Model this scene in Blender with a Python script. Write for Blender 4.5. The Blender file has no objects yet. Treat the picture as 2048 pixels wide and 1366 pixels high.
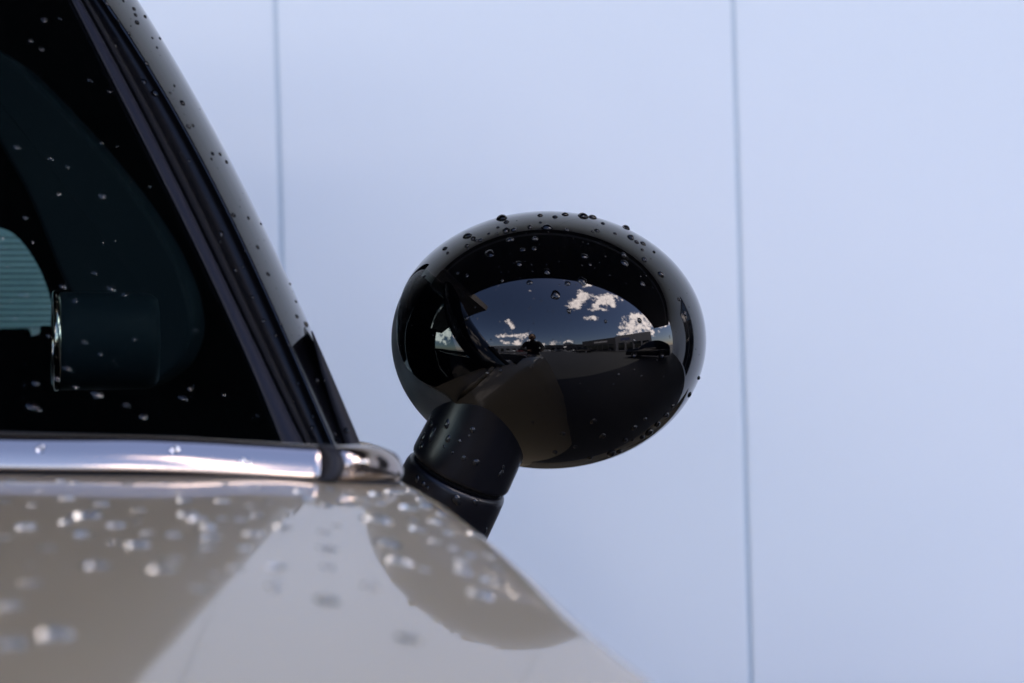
import bpy, bmesh, math, random
from mathutils import Vector, Matrix
from mathutils.bvhtree import BVHTree
import numpy as np
random.seed(7)
sc = bpy.context.scene
COL = sc.collection
R = math.radians
F = 4836.0                      # focal length in photo pixels (85 mm lens)
ROLL = 0.0262
CR, SR = math.cos(ROLL), math.sin(ROLL)
EYE = 1.05

def W(x, y, z):                 # levelled car frame (origin at lens height) -> world
    return Vector((x * CR + z * SR, y, -x * SR + z * CR + EYE))
def PX(u, v, d):                # measured sight line and distance -> car frame
    return ((u - 1024) / F * d, d, -(v - 683) / F * d)
def P(u, v, d):
    return W(*PX(u, v, d))

# ---------------------------------------------------------------- camera
cam_d = bpy.data.cameras.new('camera')
cam_d.lens = 85; cam_d.sensor_width = 36
cam_d.clip_start = 0.02; cam_d.clip_end = 2000
cam_d.dof.use_dof = True
cam_d.dof.focus_distance = 1.58
cam_d.dof.aperture_fstop = 13.0
cam_d.dof.aperture_blades = 9
cam = bpy.data.objects.new('camera', cam_d); COL.objects.link(cam)
m = Matrix(((CR, SR, 0), (0, 0, -1), (-SR, CR, 0))).to_4x4()
m.translation = (0, 0, EYE)
cam.matrix_world = m
sc.camera = cam

# ---------------------------------------------------------------- world: sky with a few clouds, some added to light the wall
SUN = Vector((0.42, 0.12, 0.90)).normalized()
w = bpy.data.worlds.new('World'); sc.world = w; w.use_nodes = True
nt = w.node_tree; nt.nodes.clear(); L = nt.links.new
def N(t, tree=None, **kw):
    n = (tree or nt).nodes.new(t)
    for k, v in kw.items(): setattr(n, k, v)
    return n
out = N('ShaderNodeOutputWorld'); bg = N('ShaderNodeBackground'); bg.inputs[1].default_value = 0.10
sky = N('ShaderNodeTexSky', sky_type='NISHITA', sun_disc=False)
sky.sun_elevation = math.asin(SUN.z)
sky.sun_rotation = math.atan2(SUN.x, SUN.y)
sky.air_density = 1.0; sky.dust_density = .5; sky.ozone_density = 1.4
tc = N('ShaderNodeTexCoord')
noise = N('ShaderNodeTexNoise'); noise.inputs['Scale'].default_value = 11; noise.inputs['Detail'].default_value = 9
noise.inputs['Roughness'].default_value = 0.62
L(tc.outputs['Generated'], noise.inputs['Vector'])
noise2 = N('ShaderNodeTexNoise'); noise2.inputs['Scale'].default_value = 30; noise2.inputs['Detail'].default_value = 6
L(tc.outputs['Generated'], noise2.inputs['Vector'])
def M(op, a, b=None, c=None):
    n = N('ShaderNodeMath', operation=op)
    for i, q in enumerate((a, b, c)):
        if q is None: continue
        if isinstance(q, (int, float)): n.inputs[i].default_value = q
        else: L(q, n.inputs[i])
    return n.outputs[0]
CLOUDS = [  # direction, half width, half height, softness
    ((0.62, -0.42, 0.66), .21, .13, 1.15), ((0.44, -0.52, 0.72), .11, .12, 1.0), ((0.38, -0.62, 0.67), .11, .09, 1.0),
    ((0.55, -0.68, 0.48), .11, .035, .5), ((0.92, -0.22, 0.29), .30, .18, 1.3), ((0.86, -0.42, 0.20), .16, .07, .9), ((0.468, -0.30, 0.83), .07, .03, .8),
    ((-0.28, -0.92, 0.27), .20, .05, .6), ((-0.33, -0.84, 0.42), .05, .13, .5), ((-0.2, -0.95, 0.15), .3, .05, .6),
    ((0.2, -0.97, 0.12), .35, .03, .3), ((-0.9, -0.3, 0.3), .3, .12, .9), ((0.9, 0.3, 0.35), .3, .14, .9), ((-0.6, 0.6, 0.5), .3, .15, .9), ((0.1, 0.85, 0.4), .3, .12, .9), ((-.96, -.12, .30), .34, .26, 1.2), ((-.9, .4, .35), .5, .3, 1.3)]  # trailing broad clouds at left are added to light the wall
acc = None
for c, hw, hh, soft in CLOUDS:
    c = Vector(c).normalized()
    right = c.cross(Vector((0, 0, 1))).normalized(); up = right.cross(c)
    d1 = N('ShaderNodeVectorMath', operation='DOT_PRODUCT'); L(tc.outputs['Generated'], d1.inputs[0]); d1.inputs[1].default_value = right / hw
    d2 = N('ShaderNodeVectorMath', operation='DOT_PRODUCT'); L(tc.outputs['Generated'], d2.inputs[0]); d2.inputs[1].default_value = up / hh
    d3 = N('ShaderNodeVectorMath', operation='DOT_PRODUCT'); L(tc.outputs['Generated'], d3.inputs[0]); d3.inputs[1].default_value = c
    r2 = M('ADD', M('MULTIPLY', d1.outputs['Value'], d1.outputs['Value']), M('MULTIPLY', d2.outputs['Value'], d2.outputs['Value']))
    val = M('SUBTRACT', 1.0, r2)
    val = M('MULTIPLY', M('MAXIMUM', val, -3.0), 0.55 * soft)
    val = M('SUBTRACT', val, M('MULTIPLY', M('LESS_THAN', d3.outputs['Value'], 0.3), 5.0))
    acc = val if acc is None else M('MAXIMUM', acc, val)
dens = M('ADD', acc, M('MULTIPLY', M('SUBTRACT', noise.outputs['Fac'], 0.5), 3.4))
mr = N('ShaderNodeMapRange', interpolation_type='SMOOTHSTEP'); L(dens, mr.inputs[0]); mr.inputs[1].default_value = 0.05; mr.inputs[2].default_value = 0.7
shade = N('ShaderNodeMapRange'); L(M('ADD', dens, M('MULTIPLY', noise2.outputs['Fac'], 1.1)), shade.inputs[0]); shade.inputs[1].default_value = 0.6; shade.inputs[2].default_value = 1.9
cc = N('ShaderNodeMix', data_type='RGBA'); L(shade.outputs[0], cc.inputs[0])
cc.inputs[6].default_value = (52, 45, 42, 1); cc.inputs[7].default_value = (22, 20, 20.5, 1)
skt = N('ShaderNodeMix', data_type='RGBA', blend_type='MULTIPLY'); skt.inputs[0].default_value = 1; L(sky.outputs[0], skt.inputs[6]); skt.inputs[7].default_value = (1.0, .95, 1.08, 1)
mix = N('ShaderNodeMix', data_type='RGBA'); L(mr.outputs[0], mix.inputs[0]); L(skt.outputs[2], mix.inputs[6]); L(cc.outputs[2], mix.inputs[7])
L(mix.outputs[2], bg.inputs[0]); L(bg.outputs[0], out.inputs[0])

sun_d = bpy.data.lights.new('sun', 'SUN'); sun_d.energy = 4.0; sun_d.angle = R(0.53); sun_d.color = (1, .95, .88)
sun = bpy.data.objects.new('sun', sun_d); COL.objects.link(sun)
sun.rotation_euler = (-SUN).to_track_quat('-Z', 'Y').to_euler(); sun.location = SUN * 30
vs = sc.view_settings; sc.display_settings.display_device = 'sRGB'
vs.view_transform = 'Standard'; vs.look = 'None'; vs.gamma = 1; vs.exposure = 2.42
sc.cycles.use_denoising = True
sc.cycles.max_bounces = 10; sc.cycles.transparent_max_bounces = 16; sc.cycles.glossy_bounces = 6; sc.cycles.transmission_bounces = 8
sc.cycles.sample_clamp_indirect = 8; sc.cycles.caustics_refractive = False

# ---------------------------------------------------------------- materials
def mat(name, col, rough=.5, metal=0, coat=0, coat_r=.02, ior=1.5, spec=None, bump=None, vary=None, trans=0):
    m = bpy.data.materials.new(name); m.use_nodes = True
    t = m.node_tree; b = t.nodes['Principled BSDF']
    b.inputs['Base Color'].default_value = (*col, 1); b.inputs['Roughness'].default_value = rough
    b.inputs['Metallic'].default_value = metal; b.inputs['Coat Weight'].default_value = coat
    b.inputs['Coat Roughness'].default_value = coat_r; b.inputs['IOR'].default_value = ior
    b.inputs['Transmission Weight'].default_value = trans
    if spec is not None: b.inputs['Specular IOR Level'].default_value = spec
    co = t.nodes.new('ShaderNodeTexCoord')
    if vary:
        sc_, amt = vary
        n = t.nodes.new('ShaderNodeTexNoise'); n.inputs['Scale'].default_value = sc_; n.inputs['Detail'].default_value = 6
        t.links.new(co.outputs['Object'], n.inputs['Vector'])
        mx = t.nodes.new('ShaderNodeMix'); mx.data_type = 'RGBA'; t.links.new(n.outputs['Fac'], mx.inputs[0])
        mx.inputs[6].default_value = (*[c * (1 - amt) for c in col], 1); mx.inputs[7].default_value = (*[min(1, c * (1 + amt)) for c in col], 1)
        t.links.new(mx.outputs[2], b.inputs['Base Color'])
    if bump:
        sc_, st, dist = bump
        n = t.nodes.new('ShaderNodeTexNoise'); n.inputs['Scale'].default_value = sc_; n.inputs['Detail'].default_value = 4
        t.links.new(co.outputs['Object'], n.inputs['Vector'])
        bp = t.nodes.new('ShaderNodeBump'); bp.inputs['Strength'].default_value = st; bp.inputs['Distance'].default_value = dist
        t.links.new(n.outputs['Fac'], bp.inputs['Height']); t.links.new(bp.outputs[0], b.inputs['Normal'])
    return m
def glass_mat(name, tint, refl_ior=1.5, outer=False, gl=1.0):
    m = bpy.data.materials.new(name); m.use_nodes = True; t = m.node_tree; t.nodes.clear()
    o = t.nodes.new('ShaderNodeOutputMaterial'); tr = t.nodes.new('ShaderNodeBsdfTransparent'); tr.inputs[0].default_value = (*tint, 1)
    g = t.nodes.new('ShaderNodeBsdfGlossy'); g.inputs['Roughness'].default_value = 0.0; g.inputs[0].default_value = (gl, gl * .99, gl * .96, 1)
    fr = t.nodes.new('ShaderNodeFresnel'); fr.inputs[0].default_value = refl_ior
    mx = t.nodes.new('ShaderNodeMixShader')
    fac = fr.outputs[0]
    if outer:                   # reflect only on the outside of a closed thin shell
        ge = t.nodes.new('ShaderNodeNewGeometry'); iv = t.nodes.new('ShaderNodeMath'); iv.operation = 'SUBTRACT'; iv.inputs[0].default_value = 1
        t.links.new(ge.outputs['Backfacing'], iv.inputs[1]); ml = t.nodes.new('ShaderNodeMath'); ml.operation = 'MULTIPLY'
        t.links.new(iv.outputs[0], ml.inputs[0]); t.links.new(fac, ml.inputs[1]); fac = ml.outputs[0]
    t.links.new(fac, mx.inputs[0]); t.links.new(tr.outputs[0], mx.inputs[1]); t.links.new(g.outputs[0], mx.inputs[2]); t.links.new(mx.outputs[0], o.inputs[0])
    return m
BEIGE = mat('beige_paint', (.225, .182, .114), .42, 0, .68, .0, vary=(3, .03))
BLACK = mat('gloss_black_paint', (.0003, .0003, .0005), .012, 0, 0, ior=1.43, bump=(2.5, .02, .002))
PILLAR = mat('gloss_black_pillar', (.0012, .0012, .0018), .02, ior=1.52)
MATTE = mat('matte_black_plastic', (.0018, .002, .0036), .30, spec=.22, bump=(1800, .10, .0002), vary=(60, .12))
HOUSE = mat('satin_black_plastic', (.022, .024, .028), .42, bump=(1500, .05, .0002))
RUBBER = mat('black_rubber', (.008, .008, .010), .6, spec=.2, vary=(90, .3))
GUT = mat('gutter_black', (.002, .002, .0025), .3, spec=.18)
FELT = mat('dark_seal', (.005, .005, .006), .8, spec=.1)
TRIM = mat('dark_frame_film', (.006, .0065, .011), .45, spec=.15)
CHROME = mat('chrome', (.36, .295, .255), .11, 1, bump=(30, .05, .001))
GLASS = glass_mat('tinted_glass', (.5, .64, .64), 1.22)
PRIV = glass_mat('privacy_glass', (.22, .33, .30))
INT = mat('interior_plastic', (.01, .012, .013), .6, bump=(900, .2, .0004))
INTD = mat('interior_black', (.002, .002, .0025), .9, spec=0)
INTB = mat('interior_blue_grey', (.006, .0095, .013), .5, spec=.05)
WATER = mat('water', (1, 1, 1), 0, ior=1.333, trans=1)
WALL = mat('wall_panel_coating', (.83, .865, .865), .75, vary=(.8, .02), bump=(3, .05, .01))
JOINT = mat('wall_joint_sealant', (.62, .68, .70), .7)
ASPH = mat('wet_asphalt', (.022, .021, .021), .65, vary=(1.5, .3), bump=(60, .5, .01))
SOFFIT = mat('dark_soffit_metal', (.014, .014, .016), .6, vary=(2, .1))
SOFFITB = mat('brown_soffit_boards', (.13, .108, .095), .6, vary=(4, .2))
SOFFITL = mat('light_soffit_strip', (.16, .165, .18), .5)
SHOPD = mat('dark_cladding', (.05, .052, .058), .5, vary=(1, .2))
SHOPL = mat('grey_cladding', (.22, .23, .25), .5, vary=(1, .2))
SIGN = mat('sign_white', (.7, .7, .7), .5)
CARGLASS = mat('dark_car_glass', (.01, .012, .014), .02)
TYRE = mat('tyre_rubber', (.02, .02, .02), .7)
RIM = mat('alloy_rim', (.5, .5, .52), .3, 1)
MIRRORG = mat('mirror_glass', (.9, .92, .95), 0, 1)

# ---------------------------------------------------------------- helpers
def tag(o, label=None, cat=None, group=None, kind=None):
    if label: o['label'] = label
    if cat: o['category'] = cat
    if group: o['group'] = group
    if kind: o['kind'] = kind
    return o
def thing(name, loc, label, cat, group=None):
    o = bpy.data.objects.new(name, None); o.location = loc; o.empty_display_size = .1; COL.objects.link(o)
    bpy.context.view_layer.update() if False else None
    return tag(o, label, cat, group)
WLOC = {}
def obj(name, verts, faces, material, parent=None, smooth=True, kind=None, origin=None):
    V = [Vector(v) for v in verts]
    if origin is None:
        lo = [min(v[i] for v in V) for i in range(3)]; hi = [max(v[i] for v in V) for i in range(3)]
        origin = Vector([(a + b) / 2 for a, b in zip(lo, hi)])
    origin = Vector(origin)
    me = bpy.data.meshes.new(name); me.from_pydata([tuple(v - origin) for v in V], [], faces); me.update()
    me.materials.append(material)
    if smooth: me.polygons.foreach_set('use_smooth', [True] * len(me.polygons))
    o = bpy.data.objects.new(name, me); COL.objects.link(o); WLOC[o.name] = origin
    if parent is not None:
        o.parent = parent; o.location = origin - WLOC.get(parent.name, Vector(parent.location))
    else: o.location = origin
    if kind: o['kind'] = kind
    return o
def fixn(o):
    bm = bmesh.new(); bm.from_mesh(o.data); bmesh.ops.recalc_face_normals(bm, faces=bm.faces); bm.to_mesh(o.data); bm.free(); return o
def grid(rows, closed_u=False, closed_v=False, caps=False):
    nv, nu = len(rows), len(rows[0]); V = [p for r in rows for p in r]; Fc = []
    for j in range(nv if closed_v else nv - 1):
        for i in range(nu if closed_u else nu - 1):
            a = j * nu + i; b = j * nu + (i + 1) % nu; c = ((j + 1) % nv) * nu + (i + 1) % nu; d = ((j + 1) % nv) * nu + i
            Fc.append((a, b, c, d))
    if caps:
        Fc.append(tuple(range(nu))[::-1]); Fc.append(tuple((nv - 1) * nu + i for i in range(nu)))
    return V, Fc
def box(x0, x1, y0, y1, z0, z1):
    V = [(x, y, z) for z in (z0, z1) for y in (y0, y1) for x in (x0, x1)]
    return V, [(0, 2, 3, 1), (4, 5, 7, 6), (0, 1, 5, 4), (2, 6, 7, 3), (0, 4, 6, 2), (1, 3, 7, 5)]
def boxo(name, b, material, parent=None, bevel=0, **k):
    o = obj(name, *box(*b), material, parent, smooth=False, **k)
    if bevel:
        bm = bmesh.new(); bm.from_mesh(o.data); bmesh.ops.bevel(bm, geom=bm.edges[:], offset=bevel, segments=2, affect='EDGES'); bm.to_mesh(o.data); bm.free()
    return o
def catmull(pts, n, closed=True):
    out = []; m = len(pts)
    for i in range(m if closed else m - 1):
        if closed: p0, p1, p2, p3 = (np.array(pts[(i + k) % m], float) for k in (-1, 0, 1, 2))
        else: p0, p1, p2, p3 = (np.array(pts[min(max(i + k, 0), m - 1)], float) for k in (-1, 0, 1, 2))
        for s in range(n):
            t = s / n
            out.append(.5 * ((2 * p1) + (-p0 + p2) * t + (2 * p0 - 5 * p1 + 4 * p2 - p3) * t * t + (-p0 + 3 * p1 - 3 * p2 + p3) * t ** 3))
    if not closed: out.append(np.array(pts[-1], float))
    return out
def lathe(profile, o, ax, segs=72, T=W):
    ax = Vector(ax).normalized(); a = ax.orthogonal().normalized(); b = ax.cross(a); o = Vector(o)
    rows = []
    for t, r in profile:
        rows.append([T(*(o + ax * t + (a * math.cos(2 * math.pi * i / segs) + b * math.sin(2 * math.pi * i / segs)) * r)) for i in range(segs)])
    return grid(rows, closed_u=True)

# ---------------------------------------------------------------- setting: ground, wall, canopy
tag(obj('ground', [(-250, -250, 0), (250, -250, 0), (250, 60, 0), (-250, 60, 0)], [(0, 1, 2, 3)], ASPH, smooth=False),
    'dark damp asphalt car park seen only in reflections', kind='structure')
WY = 3.70
wall = thing('panel_wall', (0, WY, 0), 'pale blue-white panelled wall with thin vertical joints behind the car', 'wall')
PW = 1.0
sA = (568 - 1024) / F * WY; sB = (1484 - 1024) / F * WY
step = sB - sA; g = 0.0042
x = sA
k0 = -12
for k in range(k0, 16):
    xa = sA + k * step + g; xb = sA + (k + 1) * step - g
    # door bay at right
    boxo('wall_panel', (xa, xb, WY, WY + .06, .012, 4.27), WALL, wall, bevel=.0025)
boxo('joint_backing', (sA + k0 * step, sA + 16 * step, WY + .003, WY + .058, .014, 4.25), JOINT, wall)
boxo('wall_core', (sA + k0 * step, sA + 16 * step, WY + .062, WY + .3, 0, 4.27), SOFFIT, wall)
dx0 = 2.75; dx1 = 4.3
door = thing('shop_window', (dx0, WY - .05, 0), 'tall glazed shop window with dark frame, right along the pale wall', 'window')
boxo('frame', (dx0, dx0 + .07, WY - .06, WY - .014, .1, 2.34), SHOPD, door); boxo('frame', (dx1 - .07, dx1, WY - .06, WY - .014, .1, 2.34), SHOPD, door)
boxo('frame', (dx0 + .07, dx1 - .07, WY - .06, WY - .014, 2.26, 2.34), SHOPD, door); boxo('frame', ((dx0 + dx1) / 2 - .04, (dx0 + dx1) / 2 + .04, WY - .06, WY - .014, .1, 2.259), SHOPD, door)
boxo('pane', (dx0 + .07, dx1 - .07, WY - .045, WY - .03, .1, 2.259), CARGLASS, door)
can = thing('canopy', (0, .38, 4.29), 'dark flat canopy roof overhanging the car from the wall', 'canopy')
boxo('soffit', (-2.6, 14.5, .38, 3.14, 4.292, 4.53), SOFFIT, can)
boxo('soffit', (-2.6, 14.5, 3.36, WY + .3, 4.292, 4.53), SOFFIT, can)
boxo('light_strip', (-2.6, 14.5, 3.145, 3.355, 4.302, 4.53), SOFFITL, can)
boxo('fascia', (-2.6, 14.5, .33, .376, 4.23, 4.65), SHOPD, can)
for k in range(6):
    boxo('soffit_board', (-12.6 + k * 1.66, -12.6 + k * 1.66 + 1.63, -1.4, WY + .3, 4.12, 4.53), SOFFITB, can)
boxo('parapet', (sA + k0 * step, 14.5, WY + .0, WY + .3, 4.535, 5.5), SHOPD, can)

# ---------------------------------------------------------------- the car
car = thing('car', (-.9, 2.0, 0), 'beige car with black pillars, chrome belt strip and round black door mirror, wet with rain', 'car')
LIPY = np.linspace(.2, 2.9, 2701)
_s = np.interp(LIPY, [.2, .6, .86, .90, .95, 3], [.042, .038, .031, .030, 0, 0])
LIPZ = np.cumsum(_s) * .001; LIPZ = LIPZ - LIPZ[-1] - .0555
def sheet(x, y): return np.interp(y, LIPY, LIPZ) - max(0, x + .111) ** 2 / .70
SIL = [(800, 955), (830, 968), (860, 985), (920, 1030), (980, 1080), (1040, 1133), (1100, 1190), (1160, 1243), (1240, 1305), (1320, 1366)]
RID = [(-.13, 1.75), (-.10, 1.42), (-.08, 1.22), (-.062, 1.12)]
for u, v in SIL:
    ds = np.linspace(.3, 1.3, 1001); fz = [-(v - 683) / F * d - sheet((u - 1024) / F * d, d) for d in ds]
    k = next(i for i in range(len(ds)) if fz[i] < 0); RID.append(((u - 1024) / F * ds[k], ds[k]))
print('RIDGE', [(round(a, 3), round(b, 3)) for a, b in RID])
xl, yl = RID[-1]
RID += [(xl + .012, yl - .04), (xl + .020, yl - .09), (xl + .024, yl - .15), (xl + .026, yl - .30)]
rx = np.array([p[0] for p in RID]); ry = np.array([p[1] for p in RID])
def ridge_p(xs, ys):            # signed distance beyond the shoulder's rolled edge
    pts = np.stack([rx, ry], 1); A = pts[:-1]; B = pts[1:]; best = np.full(xs.shape, 1e9)
    for a, b in zip(A, B):
        ab = b - a; t = np.clip(((xs - a[0]) * ab[0] + (ys - a[1]) * ab[1]) / (ab @ ab), 0, 1)
        best = np.minimum(best, np.hypot(xs - (a[0] + t * ab[0]), ys - (a[1] + t * ab[1])))
    yr = np.interp(xs, rx, ry)
    side = np.where(xs < rx[0], -1, np.where(xs > rx[-1], 1, np.sign(ys - yr)))
    return best * side
def body_z(xs, ys):
    q = np.maximum(0, xs + .111); z = np.interp(ys, LIPY, LIPZ) - q * q / .70
    p = ridge_p(xs, ys); p0 = -.012
    pp = np.maximum(0, p - p0)
    Rr = .035; lim = 2.2 * Rr
    drop = np.where(pp < lim, pp * pp / (2 * Rr), lim * lim / (2 * Rr) + (pp - lim) * 2.2)
    z = z - np.where(pp > 0, drop, 0)
    e = np.maximum(0, .455 - ys); z = z - e * e / .03
    fl = -.98 + (.78 - .14 * (ys - 1.4)) * np.clip((ys - 1.32) / .08, 0, 1) ** .7 * np.clip((-.03 - xs) / .03, 0, 1); k = .03
    return np.where(z < fl + k, fl + k * np.exp(np.clip((z - fl - k) / k, -30, 0)), z)
xs = np.concatenate([np.linspace(-1.95, -.42, 24)[:-1], np.linspace(-.42, -.13, 40)[:-1], np.linspace(-.13, .14, 136)[:-1], np.linspace(.14, .95, 40)])
ys = np.concatenate([np.linspace(.385, 1.25, 230)[:-1], np.linspace(1.25, 2.75, 60)])
Xg, Yg = np.meshgrid(xs, ys); Zg = body_z(Xg, Yg)
rows = []
for zz, yy in ((-.98, .72), (-.70, .62), (-.45, .50), (-.25, .415)):
    rows.append([W(x, yy, min(zz, Zg[0, i] - .002)) for i, x in enumerate(xs)])
for j in range(len(ys)): rows.append([W(Xg[j, i], Yg[j, i], Zg[j, i]) for i in range(len(xs))])
for zz, yy in ((-.4, 2.77), (-.98, 2.75)): rows.append([W(x, yy, zz) for x in xs])
v_, f_ = grid(rows); f_ = [f for f in f_ if not (max(v_[i].z for i in f) < .16 and min(v_[i].y for i in f) > .37) and not (min(v_[i].y for i in f) > 1.21 and max(v_[i].x for i in f) < -.10)]
body = fixn(obj('body', v_, f_, BEIGE, car))
body['label'] = 'beige painted body shoulder beaded with water'

# chrome belt strip -------------------------------------------------
def strip(name, path, prof, material, parent, T=W, capends=True, n=6):
    """path: (x, y, z, half_height); prof: list of (outward, up) in units of half height"""
    pp = catmull([list(p) for p in path], n, closed=False); rows = []
    for p in pp: rows.append([T(p[0], p[1] - a * p[3], p[2] + b * p[3]) for a, b in prof])
    v, f = grid(rows, closed_u=True, caps=capends)
    return fixn(obj(name, v, f, material, parent))
CP = [tuple(p) for p in catmull([(.80, -1), (.97, -.96), (1.03, -.82), (.98, -.5), (.84, .0), (.62, .48), (.38, .80), (.14, .96), (-.12, 1)], 5, closed=False)]
half = CP + [(-.3, 1), (-.3, -1)]
def bp(u, vt, vb, d):
    x, y, z = PX(u, (vt + vb) / 2, d); return (x, y, z, (vb - vt) / 2 / F * d)
cpath = [(-1.5, 1.30, -.034, .0078), (-.9, 1.16, -.040, .0076), (-.45, 1.06, -.0445, .0074), bp(0, 869, 939, 1.012), bp(320, 873, 943, 1.0), bp(648, 892, 958, .992)]
strip('belt_strip', cpath, half, CHROME, car, n=10)
seal_prof = [(1.0, .0), (1.05, -.5), (.9, -1), (-.5, -1), (-.5, .0)]
spath = [(-1.5, 1.30, -.0425, .012), (-.45, 1.06, -.0535, .006)] + [(*PX(u, v, d), h / F) for u, v, h, d in ((0, 938, 20, 1.012), (320, 942, 21, 1.0), (648, 955, 20, .992), (800, 964, 12, 1.03))]
strip('belt_seal', spath, seal_prof, RUBBER, car, n=8)
# rubber joint band
def tube_section(stations, prof):
    rows = []
    for (u, vt, vb, d, bulge) in stations:
        x, y, z = PX(u, (vt + vb) / 2, d); h = (vb - vt) / 2 / F * d
        rows.append([W(x + sk * math.sqrt(max(0, 1 - b * b)) * h, y - a * h * bulge, z + b * h) for (a, b) in prof for sk in (.75,)])
    return rows
half2 = half
bx = [tuple(p) for p in catmull([(.86, -1), (1.0, -.95), (1.03, -.8), (.99, -.4), (.93, .2), (.84, .62), (.66, .87), (.4, .97), (-.1, 1)], 5, closed=False)] + [(-.3, 1), (-.3, -1)]
rows = tube_section([(634, 893, 959, .991, .9), (637, 890, 961, .990, 1.1), (650, 890, 962, .990, 1.16), (662, 891, 963, .991, 1.1), (665, 894, 962, .993, .9)], half2)
v, f = grid(rows, closed_u=True, caps=True); fixn(obj('joint_band', v, f, RUBBER, car))
st = [(655, 893, 960, .996, .98), (690, 891, 961, 1.0, 1.0), (725, 890, 961, 1.01, 1.0), (752, 892, 961, 1.02, .98), (768, 897, 961, 1.027, .92), (781, 903, 962, 1.033, .85), (789, 914, 962, 1.038, .75), (794, 928, 961, 1.042, .6), (796, 940, 959, 1.044, .4)]
rows = tube_section(st, bx)
v, f = grid(rows, closed_u=True, caps=True); fixn(obj('strip_end_piece', v, f, CHROME, car))

# pillar -------------------------------------------------------------
def lut(pts):
    vv = np.array([p[1] for p in pts], float); uu = np.array([p[0] for p in pts], float)
    def fn(v):
        if v < vv[0]: 
            s = (uu[1] - uu[0]) / (vv[1] - vv[0]); return uu[0] + s * (v - vv[0]) - .00025 * (v - vv[0]) ** 2
        if v > vv[-1]:
            s = (uu[-1] - uu[-2]) / (vv[-1] - vv[-2]); return uu[-1] + s * (v - vv[-1])
        return float(np.interp(v, vv, uu))
    return fn
def smooth_lut(pts, deg=3):
    vv = np.array([p[1] for p in pts], float); uu = np.array([p[0] for p in pts], float)
    c = np.polyfit(vv, uu, deg); d = np.polyder(c)
    def fn(v):
        if v < 0: return np.polyval(c, 0) + np.polyval(d, 0) * v - .0003 * v * v
        if v > 930: return np.polyval(c, 930) + np.polyval(d, 930) * (v - 930)
        return float(np.polyval(c, v))
    return fn
uL = smooth_lut([(143, 0), (220, 152), (345, 400), (400, 512), (567, 894)])
uM = smooth_lut([(163, 0), (222, 105), (372, 400), (400, 451), (470, 600), (608, 886)])
uE = smooth_lut([(203, 0), (249, 59), (331, 193), (400, 316), (488, 512), (545, 613), (598, 723), (646, 855)])
uO = smooth_lut([(275, 0), (322, 73), (400, 205), (475, 350), (532, 464), (576, 552), (611, 635), (637, 697), (681, 785), (718, 886)])
def DG(u, v): return 1.30 / (1 - .5 * (u - 1024) / F + .85 * (v - 683) / F)
VS = list(np.linspace(-1500, 0, 16)[:-1]) + list(np.linspace(0, 960, 49))
rows = []
for v in VS:
    uo, ue = uO(v), uE(v)
    wd = (uo - ue) / F * 1.3
    d0 = DG(ue, v) + .004
    row = []
    r = wd / .152
    for th in np.linspace(58, 90, 22):
        fr = (math.sin(R(th)) - math.sin(R(58))) / (1 - math.sin(R(58)))
        row.append(P(ue + (uo - ue) * fr, v, d0 + r * (math.cos(R(58)) - math.cos(R(th)))))
    dd = d0 + r * math.cos(R(58))
    row.append(P(uo - 6, v, dd + .02)); row.append(P(uo - 40, v, dd + .05)); row.append(P(ue - 40, v, dd + .05)); row.append(P(ue - 3, v, d0 + .012)); row.append(P(ue - 1.5, v, d0 + .001))
    rows.append(row)
v_, f_ = grid(rows, closed_u=True, caps=True); pil = fixn(obj('pillar', v_, f_, PILLAR, car))
pil['label'] = 'glossy black windscreen pillar dotted with water'
# dark trough between window frame and pillar
rows = []
for v in VS:
    um, ue = uM(v), uE(v); n = 9; row = []
    for i in range(n):
        t = i / (n - 1); d = DG(um, v) * (1 - t) + DG(ue, v) * t + .004 + .010 * math.sin(math.pi * t) ** .6
        row.append(P(um + 1 + (ue - um) * t, v, d))
    rows.append(row)
v_, f_ = grid(rows); fixn(obj('pillar_gutter', v_, f_, GUT, car))
# thin lip beside the frame
rows = []
for v in VS:
    um, ue = uM(v), uE(v); w_ = (ue - um) * .28
    d = DG(um, v); row = [P(um + 1, v, d + .006), P(um + 2, v, d - .0005), P(um + w_ * .5, v, d - .0022), P(um + w_, v, d - .0002), P(um + w_ + 1, v, d + .01)]
    rows.append(row)
v_, f_ = grid(rows, closed_u=True, caps=True); fixn(obj('window_gasket', v_, f_, FELT, car))
rows = []
for v in VS:
    ul, um = uL(v), uM(v); d = DG(ul, v)
    row = [P(ul, v, d + .010), P(ul + .5, v, d - .002), P(ul + 3, v, d - .0032), P((ul + um) / 2, v, d - .0034), P(um - 4, v, d - .0030), P(um - 2, v, d - .001), P(um - 1.5, v, d + .010)]
    rows.append(row)
v_, f_ = grid(rows, closed_u=True, caps=True); fixn(obj('window_frame', v_, f_, TRIM, car))
# dark sliver at the pillar foot (a dark reflection modelled as a black strip)
rows = []
uT = lut([(620, 655), (641, 740), (665, 815), (690, 886), (703, 930)])
for v in np.linspace(662, 950, 30):
    a, b = uT(v), uO(v) + 1.2; dd = DG(uE(v), v) + .02
    rows.append([P(a, v, dd + .02), P(a + .6, v, dd - .004), P((a + b) / 2, v, dd - .006), P(b - .5, v, dd - .002), P(b, v, dd + .02)])
v_, f_ = grid(rows, closed_u=True, caps=True); fixn(obj('pillar_reflection_sliver', v_, f_, RUBBER, car))
# side window
cx = lambda u, v: PX(u, v, DG(u, v))
rows = []
for v in np.linspace(-1500, 930, 28):
    ur = uM(v) - 2; row = []
    for t in np.linspace(0, 1, 14):
        u = -6200 + (ur + 6200) * t
        x, y, z = cx(u, v); row.append(W(x, y, z))
    rows.append(row)
glass = fixn(obj('side_window', *grid(rows), GLASS, car))
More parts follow.
